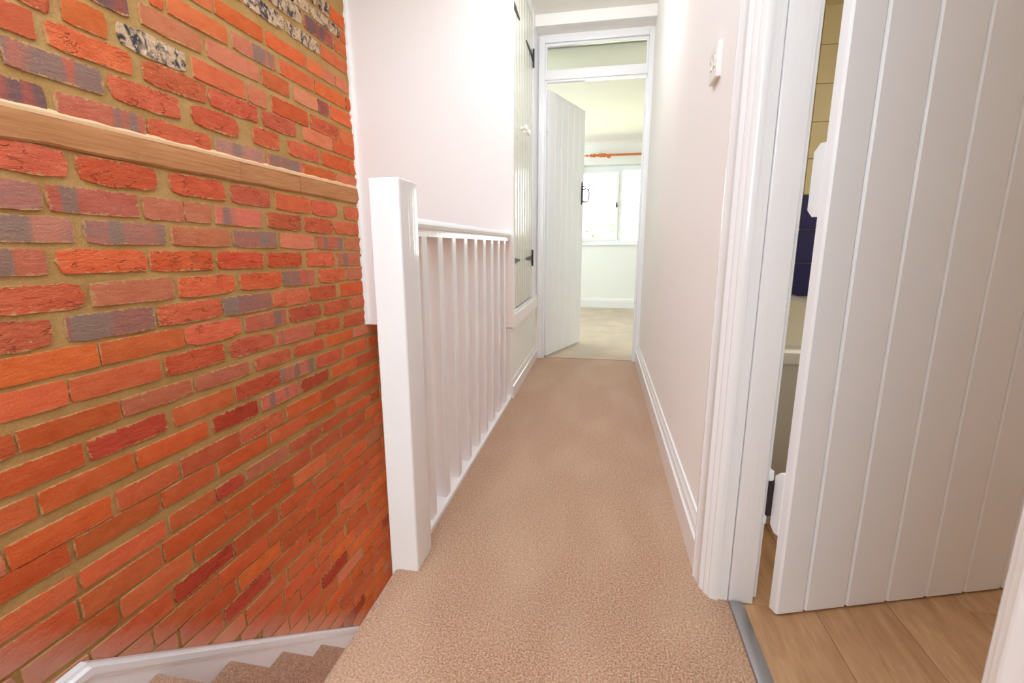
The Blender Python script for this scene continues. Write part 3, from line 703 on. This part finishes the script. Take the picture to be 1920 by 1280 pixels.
# ------------------------------------------------------------------ balustrade
bal = thing('balustrade', (-0.5, 1.03, 0), 'white painted balustrade with a square newel guarding the stairwell', 'balustrade')
bm = BM_(); box(bm, -0.531, -0.4545, 1.03, 1.135, -0.42, 1.003, 0.006, 3)
obj('newel_post', bm, GLOSS, bal, smooth=True)
bm = BM_()
hp = [(-.538, .896), (-.5415, .906), (-.537, .918), (-.525, .925), (-.494, .925), (-.482, .918), (-.4775, .908), (-.4800, .899), (-.4880, .894), (-.4885, .888), (-.4876, .881), (-.4870, .876), (-.532, .876), (-.5285, .888), (-.529, .894)]
prism(bm, hp, 'y', 1.13, 2.495)
obj('handrail', bm, GLOSS, bal, smooth=True)
bm = BM_(); prism(bm, [(-.538, -.03), (-.479, -.03), (-.479, .014), (-.483, .019), (-.534, .019), (-.538, .014)], 'y', 1.13, 2.499)
obj('base_rail', bm, GLOSS, bal, smooth=True)
for yf in (1.237, 1.372, 1.508, 1.647, 1.786, 1.925, 2.066, 2.206, 2.346):
    bm = BM_(); box(bm, -.529, -.488, yf, yf+.040, .015, .88, .002, 1)
    obj('baluster', bm, GLOSS, bal)

# ------------------------------------------------------------------ cupboard over the stairs
cup = thing('cupboard', (XL, 2.9, 0.475), 'white boarded double-door cupboard over the stairs', 'cupboard')
y0c, ym, y1c, zb, zt = 2.552, 2.886, 3.268, 0.500, 2.245
bm = BM_()
box(bm, -.56, XL+.002, YBULK+.033, y0c-.002, .475, ZC); box(bm, -.56, XL+.004, y1c+.003, 3.484, .475, ZC, .002, 1); box(bm, -.56, XL+.002, y0c-.002, y1c+.003, zt+.003, ZC)
obj('frame', bm, GLOSS, cup)
bm = BM_(); box(bm, -.56, XL+.010, YBULK+.033, 3.484, .476, .494, .003)
obj('bottom_rail', bm, GLOSS, cup)
bm = BM_(); box(bm, -1.3, -.565, YBULK+.034, 3.45, .476, .49)
obj('cupboard_floor', bm, BEDW, cup)
for (a, b, hs, ky) in ((y0c, ym-.0015, 0, ym-.052), (ym+.0015, y1c, 1, ym+.052)):
    bm = BM_(); box(bm, XL-.045, XL-.029, a, b, zb, zt, .001, 1)
    d = obj('door', bm, CUPP, cup)
    nb = 4; wdt = (b-a)/nb
    for i in range(nb):
        bm = BM_(); box(bm, XL-.030, XL, a+wdt*i+.0008, a+wdt*(i+1)-.0008, zb, zt, .0035, 2)
        obj('board', bm, CUPP, d, smooth=True)
    bm = BM_(); lathe(bm, [(0, .012), (.004, .012), (.006, .007), (.016, .007), (.019, .013), (.026, .0175), (.033, .0175), (.038, .012), (.040, .001)], (XL, ky, 1.512), (1, 0, 0), 18)
    obj('knob', bm, PLAS, d, smooth=True)
    for zc in (0.768, 2.045 if hs == 0 else 2.03):
        # tee hinge: upright plate on the frame, tapering strap on the door, knuckle between
        s = 1 if hs == 0 else -1
        yk = a-.002 if hs == 0 else b+.004
        bm = BM_()
        ln = .225 if hs == 0 else .275
        prism(bm, [(yk, zc-.019), (yk+s*.06, zc-.016), (yk+s*(ln-.013), zc-.006), (yk+s*ln, zc-.002), (yk+s*ln, zc+.002), (yk+s*(ln-.013), zc+.006), (yk+s*.06, zc+.016), (yk, zc+.019)], 'x', XL+.0005, XL+.004)
        lathe(bm, [(0, .006), (.11, .006)], (XL+.006, yk, zc-.055), (0, 0, 1), 10)
        box(bm, XL+.003, XL+.007, min(yk, yk-s*.022), max(yk, yk-s*.022), zc-.052, zc+.052, .001, 1)
        for q in (.06, .13, .19): lathe(bm, [(0, .004), (.0015, .0035), (.0018, .0001)], (XL+.004, yk+s*q, zc), (1, 0, 0), 8)
        obj('hinge', bm, IRON, d, label='black iron tee hinge')

# ------------------------------------------------------------------ far doorway: frame, transom light, ledged door
fx0, fx1 = -.474, .288
fr = thing('door_frame', (-.09, YF, 0), 'white far door frame with a glazed transom light', 'door frame', kind='structure')
bm = BM_(); box(bm, fx0, fx0+.042, 3.485, 3.57, 0, 2.232, .003, 2); obj('jamb', bm, GLOSS, fr, smooth=True)
bm = BM_(); box(bm, fx1-.036, fx1, 3.485, 3.56, 0, 2.232, .003, 2); obj('jamb', bm, GLOSS, fr, smooth=True)
bm = BM_(); box(bm, fx0+.042, fx1-.036, 3.485, 3.57, 2.196, 2.232, .003, 2); obj('head', bm, GLOSS, fr, smooth=True)
bm = BM_(); box(bm, fx0+.042, fx1-.036, 3.485, 3.57, 1.965, 2.025, .003, 2); obj('transom_bar', bm, GLOSS, fr, smooth=True)
bm = BM_()
box(bm, fx0+.042, fx1-.036, 3.505, 3.53, 2.180, 2.196, .002, 1); box(bm, fx0+.042, fx0+.056, 3.505, 3.53, 2.025, 2.18, .002, 1); box(bm, fx1-.05, fx1-.036, 3.505, 3.53, 2.025, 2.18, .002, 1); box(bm, fx0+.042, fx1-.036, 3.505, 3.53, 2.025, 2.034, .002, 1)
obj('glazing_bead', bm, GLOSS, fr)
bm = BM_(); box(bm, fx0+.05, fx1-.042, 3.530, 3.534, 2.03, 2.19); obj('transom_pane', bm, GLASS, fr)
bm = BM_(); box(bm, fx0+.042, fx0+.054, 3.497, 3.522, 0, 1.953, .002, 1); box(bm, fx1-.048, fx1-.036, 3.497, 3.522, 0, 1.953, .002, 1); box(bm, fx0+.042, fx1-.036, 3.497, 3.522, 1.953, 1.966, .002, 1)
obj('door_stop', bm, GLOSS, fr)

def ledged_door(name, label, loc, rotz, width, height, z0, nb, bt_, ledges, mat, first=None, vg=.004):
    """boards along local +x, visible face at local y = 0 looking to -y, ledges behind (+y)"""
    d = thing(name, loc, label, 'door', rotz, kind='structure')
    ws = [width/nb]*nb
    if first:
        ws = [first]+[(width-first)/(nb-1)]*(nb-1)
    x = 0
    for w_ in ws:
        bm = BM_()
        prism(bm, [(x+.0006, vg), (x+.0006+vg, 0), (x+w_-.0006-vg, 0), (x+w_-.0006, vg), (x+w_-.0006, bt_), (x+.0006, bt_)], 'z', z0, z0+height)
        obj('board', bm, mat, d, local=True)
        x += w_
    for lz0, lz1, lx0, lx1, lt, ce in ledges:
        bm = BM_()
        prism(bm, [(lx0, lz0), (lx1, lz0), (lx1, lz1), (lx0, lz1)], 'y', bt_-.0005, bt_+lt)
        # chamfer the ends' top and bottom arrises
        es = [e for e in bm.edges if abs(e.verts[0].co.y-(bt_+lt)) < 1e-5 and abs(e.verts[1].co.y-(bt_+lt)) < 1e-5 and abs(e.verts[0].co.z-e.verts[1].co.z) < 1e-5]
        bmesh.ops.bevel(bm, geom=es, offset=ce, segments=1, affect='EDGES')
        obj('ledge', bm, mat, d, local=True)
    return d
ang = math.atan2(4.12-3.535, -.18-(-.405))
fd = ledged_door('door_1', 'white boarded bedroom door standing open at the passage end', (-.405, 3.535, 0), ang, .64, 1.908, .012, 6, .03,
                 [(.22, .36, .0, .62, .025, .008), (.95, 1.09, .0, .62, .025, .008), (1.62, 1.76, .0, .62, .025, .008)], DOORP, vg=.003)
# suffolk latch: back plate, looped handle, thumb piece
bm = BM_(); prism(bm, [(.598, 1.185), (.612, 1.195), (.616, 1.275), (.610, 1.36), (.602, 1.372), (.594, 1.36), (.588, 1.275), (.592, 1.195)], 'y', -.004, 0)
lt = obj('latch', bm, IRON, fd, local=True, label='black iron thumb latch')
bm = BM_(); tube(bm, [(.602, -.003, 1.215), (.602, -.034, 1.205), (.602, -.058, 1.212), (.602, -.064, 1.235), (.602, -.064, 1.285), (.602, -.058, 1.306), (.602, -.034, 1.312), (.602, -.003, 1.306)], .0055)
o = obj('handle', bm, IRON, lt, smooth=True, local=True); o.location -= lt.location
bm = BM_(); prism(bm, [(.596, -.004), (.592, -.03), (.594, -.045), (.610, -.045), (.612, -.03), (.608, -.004)], 'z', 1.328, 1.333)
o = obj('thumb_piece', bm, IRON, lt, local=True); o.location -= lt.location
bm = BM_(); box(bm, .54, .66, .03, .042, 1.325, 1.350, .002, 1)
obj('latch_bar', bm, IRON, fd, local=True)
for z in (.29, 1.69):
    bm = BM_(); box(bm, -.012, .0, .004, .03, z-.045, z+.045, .001, 1); lathe(bm, [(0, .006), (.09, .006)], (-.006, .032, z-.045), (0, 0, 1), 8)
    obj('hinge', bm, DOORP, fd, local=True)

# ------------------------------------------------------------------ bathroom doorway and door
lin = thing('door_frame', (.33, .71, 0), 'white moulded bathroom door surround right of the passage', 'door frame', kind='structure')
def casing(bm, ya, yb, z0, z1):
    """moulded architrave on the passage face; ya = wall edge, yb = opening edge"""
    s = 1 if yb > ya else -1; w_ = abs(yb-ya)
    f = [(0, .290), (0, .2635), (.003, .2605), (.010, .2605), (.014, .2640), (.030, .2655), (.044, .2685), (.048, .2670), (.054, .2680), (.058, .2725), (.061, .2760), (.065, .2750), (.070, .2765), (.0745, .2810), (.0775, .2840), (.081, .2835), (.0855, .2860), (.0885, .2915), (.09, .297), (.09, .305), (.06, .305)]
    k = w_/.09
    prism(bm, [(x, ya+s*t*k) for t, x in f], 'z', z0, z1)
bm = BM_(); casing(bm, 1.157, 1.067, -.002, 2.05); obj('architrave', bm, GLOSS, lin, smooth=True)
bm = BM_(); casing(bm, .262, .352, -.002, 2.05); obj('architrave', bm, GLOSS, lin, smooth=True)
bm = BM_(); box(bm, .262, .286, .26, 1.16, 1.96, 2.05, .004); obj('head_architrave', bm, GLOSS, lin)
for (ya, yb, s) in ((1.069, 1.092, 1), (.328, .350, -1)):
    bm = BM_(); box(bm, .300, .328, ya, yb, .0, 1.99, .0015, 1); obj('lining', bm, GLOSS, lin)
    y_, y2 = (1.0655, 1.092) if s > 0 else (.328, .3535)
    bm = BM_(); box(bm, .3295, .3835, y_, y2, .002, 1.99, .002, 2); obj('stop', bm, GLOSS, lin, smooth=True)
bm = BM_(); box(bm, .3, .385, .33, 1.09, 1.955, 1.992); obj('lining', bm, GLOSS, lin)
bm = BM_(); box(bm, .3835, .398, 1.088, 1.10, .004, 2.0, .001, 1); obj('lining', bm, GLOSS, lin)

ux, uy = 1.032-.415, 1.240-1.033
ang2 = math.atan2(uy, ux)
# face corner of the hinge edge in plan
c0 = Vector((.415, 1.033, 0))+Vector((math.cos(ang2), math.sin(ang2), 0))*.0105
bd = ledged_door('door_2', 'white boarded bathroom door standing open on the right', c0, ang2, .725, 1.93, .006, 7, .0235,
                 [(.195, .345, -.001, .715, .027, .014), (.905, 1.045, -.001, .715, .027, .014), (1.60, 1.74, -.001, .715, .027, .014)], DOORP, first=.0745, vg=.0045)
bm = BM_()
box(bm, -.011, .001, .051, .070, .228, .318, .001, 1)
hg = obj('hinge', bm, STEEL, bd, local=True, label='paint-flecked dark steel hinge')
bm = BM_(); lathe(bm, [(0, .006), (.006, .0075), (.10, .0075), (.106, .006)], (-.012, .074, .22), (0, 0, 1), 10)
o = obj('hinge_knuckle', bm, STEEL, hg, local=True, smooth=True); o.location -= hg.location
bm = BM_(); box(bm, -.013, -.002, .052, .068, .316, .342, .002, 1); box(bm, -.016, -.006, .056, .068, .204, .226, .002, 1)
o = obj('paint_fleck', bm, DOORP, hg, local=True); o.location -= hg.location

bm = BM_(); prism(bm, [(.3285, 0), (.3305, .005), (.340, .0075), (.352, .0075), (.3615, .005), (.3635, 0)], 'y', .355, 1.064)
o = obj('threshold_strip', bm, ALU, smooth=True, label='brushed aluminium threshold strip between carpet and wood planks', category='door strip')

# ------------------------------------------------------------------ light switch
sw = thing('light_switch', (XR, 1.445, 1.322), 'white double light switch on the right passage wall', 'switch')
bm = BM_(); box(bm, .272, XR+.001, 1.402, 1.487, 1.280, 1.366, .003, 3); obj('plate', bm, PLAS, sw, smooth=True)
for yk in (1.428, 1.461):
    bm = BM_(); prism(bm, [(.2725, 1.310), (.2695, 1.311), (.2705, 1.323), (.2675, 1.336), (.2725, 1.337)], 'y', yk-.0095, yk+.0095)
    obj('rocker', bm, PLAS, sw)
for yk in (1.4135, 1.4755):
    bm = BM_(); lathe(bm, [(0, .003), (.001, .0025), (.0012, .0001)], (.272, yk, 1.323), (-1, 0, 0), 8); obj('screw', bm, PLAS, sw)

# ------------------------------------------------------------------ bedroom window, sill, curtain pole
wn = thing('window_1', (.21, 6.78, wz0), 'white two-light bedroom window over the garden', 'window', kind='structure')
bm = BM_()
Y0, Y1 = 6.78, 6.84
box(bm, wx0, wx1, Y0, Y1, wz0, wz0+.045, .004, 1); box(bm, wx0, wx1, Y0, Y1, wz1-.06, wz1, .004, 1)
box(bm, wx0, wx0+.04, Y0, Y1, wz0+.045, wz1-.06, .004, 1); box(bm, wx1-.04, wx1, Y0, Y1, wz0+.045, wz1-.06, .004, 1); box(bm, .188, .236, Y0, Y1, wz0+.045, wz1-.06, .004, 1)
obj('window_frame', bm, UPVC, wn)
bm = BM_()
a, b, c_, d_ = wx0+.04, .188, wz0+.045, wz1-.06
box(bm, a+.04, b-.04, 6.766, 6.815, c_, c_+.032); box(bm, a+.04, b-.04, 6.766, 6.815, d_-.032, d_); box(bm, a, a+.04, 6.765, 6.815, c_, d_, .003, 1); box(bm, b-.04, b, 6.765, 6.815, c_, d_, .003, 1)
cs = obj('casement', bm, UPVC, wn)
bm = BM_(); box(bm, a+.035, b-.035, 6.79, 6.796, c_+.027, d_-.027); obj('pane', bm, GLASS, cs)
bm = BM_(); box(bm, .157, .176, 6.745, 6.765, 1.36, 1.40, .003, 1); box(bm, .160, .173, 6.735, 6.747, 1.36, 1.425, .003, 1)
obj('window_handle', bm, IRON, cs)
bm = BM_(); box(bm, .232, wx1-.036, 6.80, 6.806, wz0+.04, wz1-.055); obj('pane', bm, GLASS, wn)
bm = BM_(); box(bm, wx0-.03, wx1+.03, 6.60, 6.79, wz0-.018, wz0+.004, .006, 2)
obj('window_sill', bm, GLOSS, wn, smooth=True)

cp = thing('curtain_pole', (.2, 6.55, 2.0), 'orange varnished wooden curtain pole above the bedroom window', 'curtain pole')
bm = BM_(); lathe(bm, [(0, .0135), (1.1, .0135)], (-.01, 6.55, 2.003), (1, 0, 0), 14); obj('pole', bm, ORWOOD, cp, smooth=True)
bm = BM_()
lathe(bm, [(0, .004), (.006, .010), (.016, .010), (.022, .007), (.046, .007), (.05, .018), (.058, .018), (.062, .008), (.096, .008), (.101, .022), (.110, .022), (.114, .012), (.124, .012), (.13, .021), (.165, .023), (.172, .012), (.188, .012), (.192, .020), (.20, .020), (.203, .013), (.214, .022), (.222, .024), (.29, .024), (.297, .018), (.30, .014)], (-.30, 6.55, 2.003), (1, 0, 0), 16)
obj('finial', bm, ORWOOD, cp, smooth=True)
bm = BM_(); lathe(bm, [(0, .028), (.008, .028), (.014, .013), (.08, .013)], (.035, 6.63, 2.003), (0, -1, 0), 12)
obj('bracket', bm, ORWOOD, cp, smooth=True)

# ------------------------------------------------------------------ garden outside the window
bm = BM_(); box(bm, -8, 9, 6.9, 30, -2.7, -2.6); struct('ground', bm, GRASS)
def shrub(name, loc, r, h, n, label, cat, sc=1.0):
    s = thing(name, loc, label, cat)
    bm = BM_()
    def limb(p, d, L, rr, k):
        q = p+d*L; tube(bm, [p, (p+q)/2+Vector((R.uniform(-.03, .03),)*3), q], rr, 6)
        if k:
            for _ in range(3):
                dd = (d+Vector((R.uniform(-.8, .8), R.uniform(-.8, .8), R.uniform(-.1, .6)))).normalized(); limb(q, dd, L*.7, rr*.55, k-1)
    limb(Vector(loc), Vector((0, 0, 1)), h*.4, .05, 2)
    obj('branches', bm, BARK, s, smooth=True)
    bm = BM_()
    for _ in range(n):
        a = R.uniform(0, 2*math.pi); t = R.uniform(-.8, 1); q = math.sqrt(max(0, 1-t*t))*R.uniform(.5, 1)**.5
        p = Vector(loc)+Vector((r*q*math.cos(a), r*q*math.sin(a), h*.65+h*.38*t))
        u = Vector((R.gauss(0, 1), R.gauss(0, 1), R.gauss(0, .5))).normalized()*.05*sc; v = u.orthogonal().normalized()*.028*sc
        k = [bm.verts.new(p-u), bm.verts.new(p+v*.9), bm.verts.new(p+u), bm.verts.new(p-v*.9)]; bm.faces.new(k)
    obj('foliage', bm, LEAF, s, kind='stuff')
    return s
shrub('garden_shrub', (-.05, 9.2, -2.6), 1.3, 3.75, 1700, 'leafy garden shrub low behind the left window light', 'shrub')
shrub('garden_shrub', (2.9, 9.9, -2.6), 1.1, 3.85, 1500, 'leafy garden shrub low behind the right window light', 'shrub')
shrub('garden_tree', (1.2, 15.5, -2.6), 3.4, 8.5, 3000, 'tall pale tree beyond the bedroom window', 'tree', 1.6)
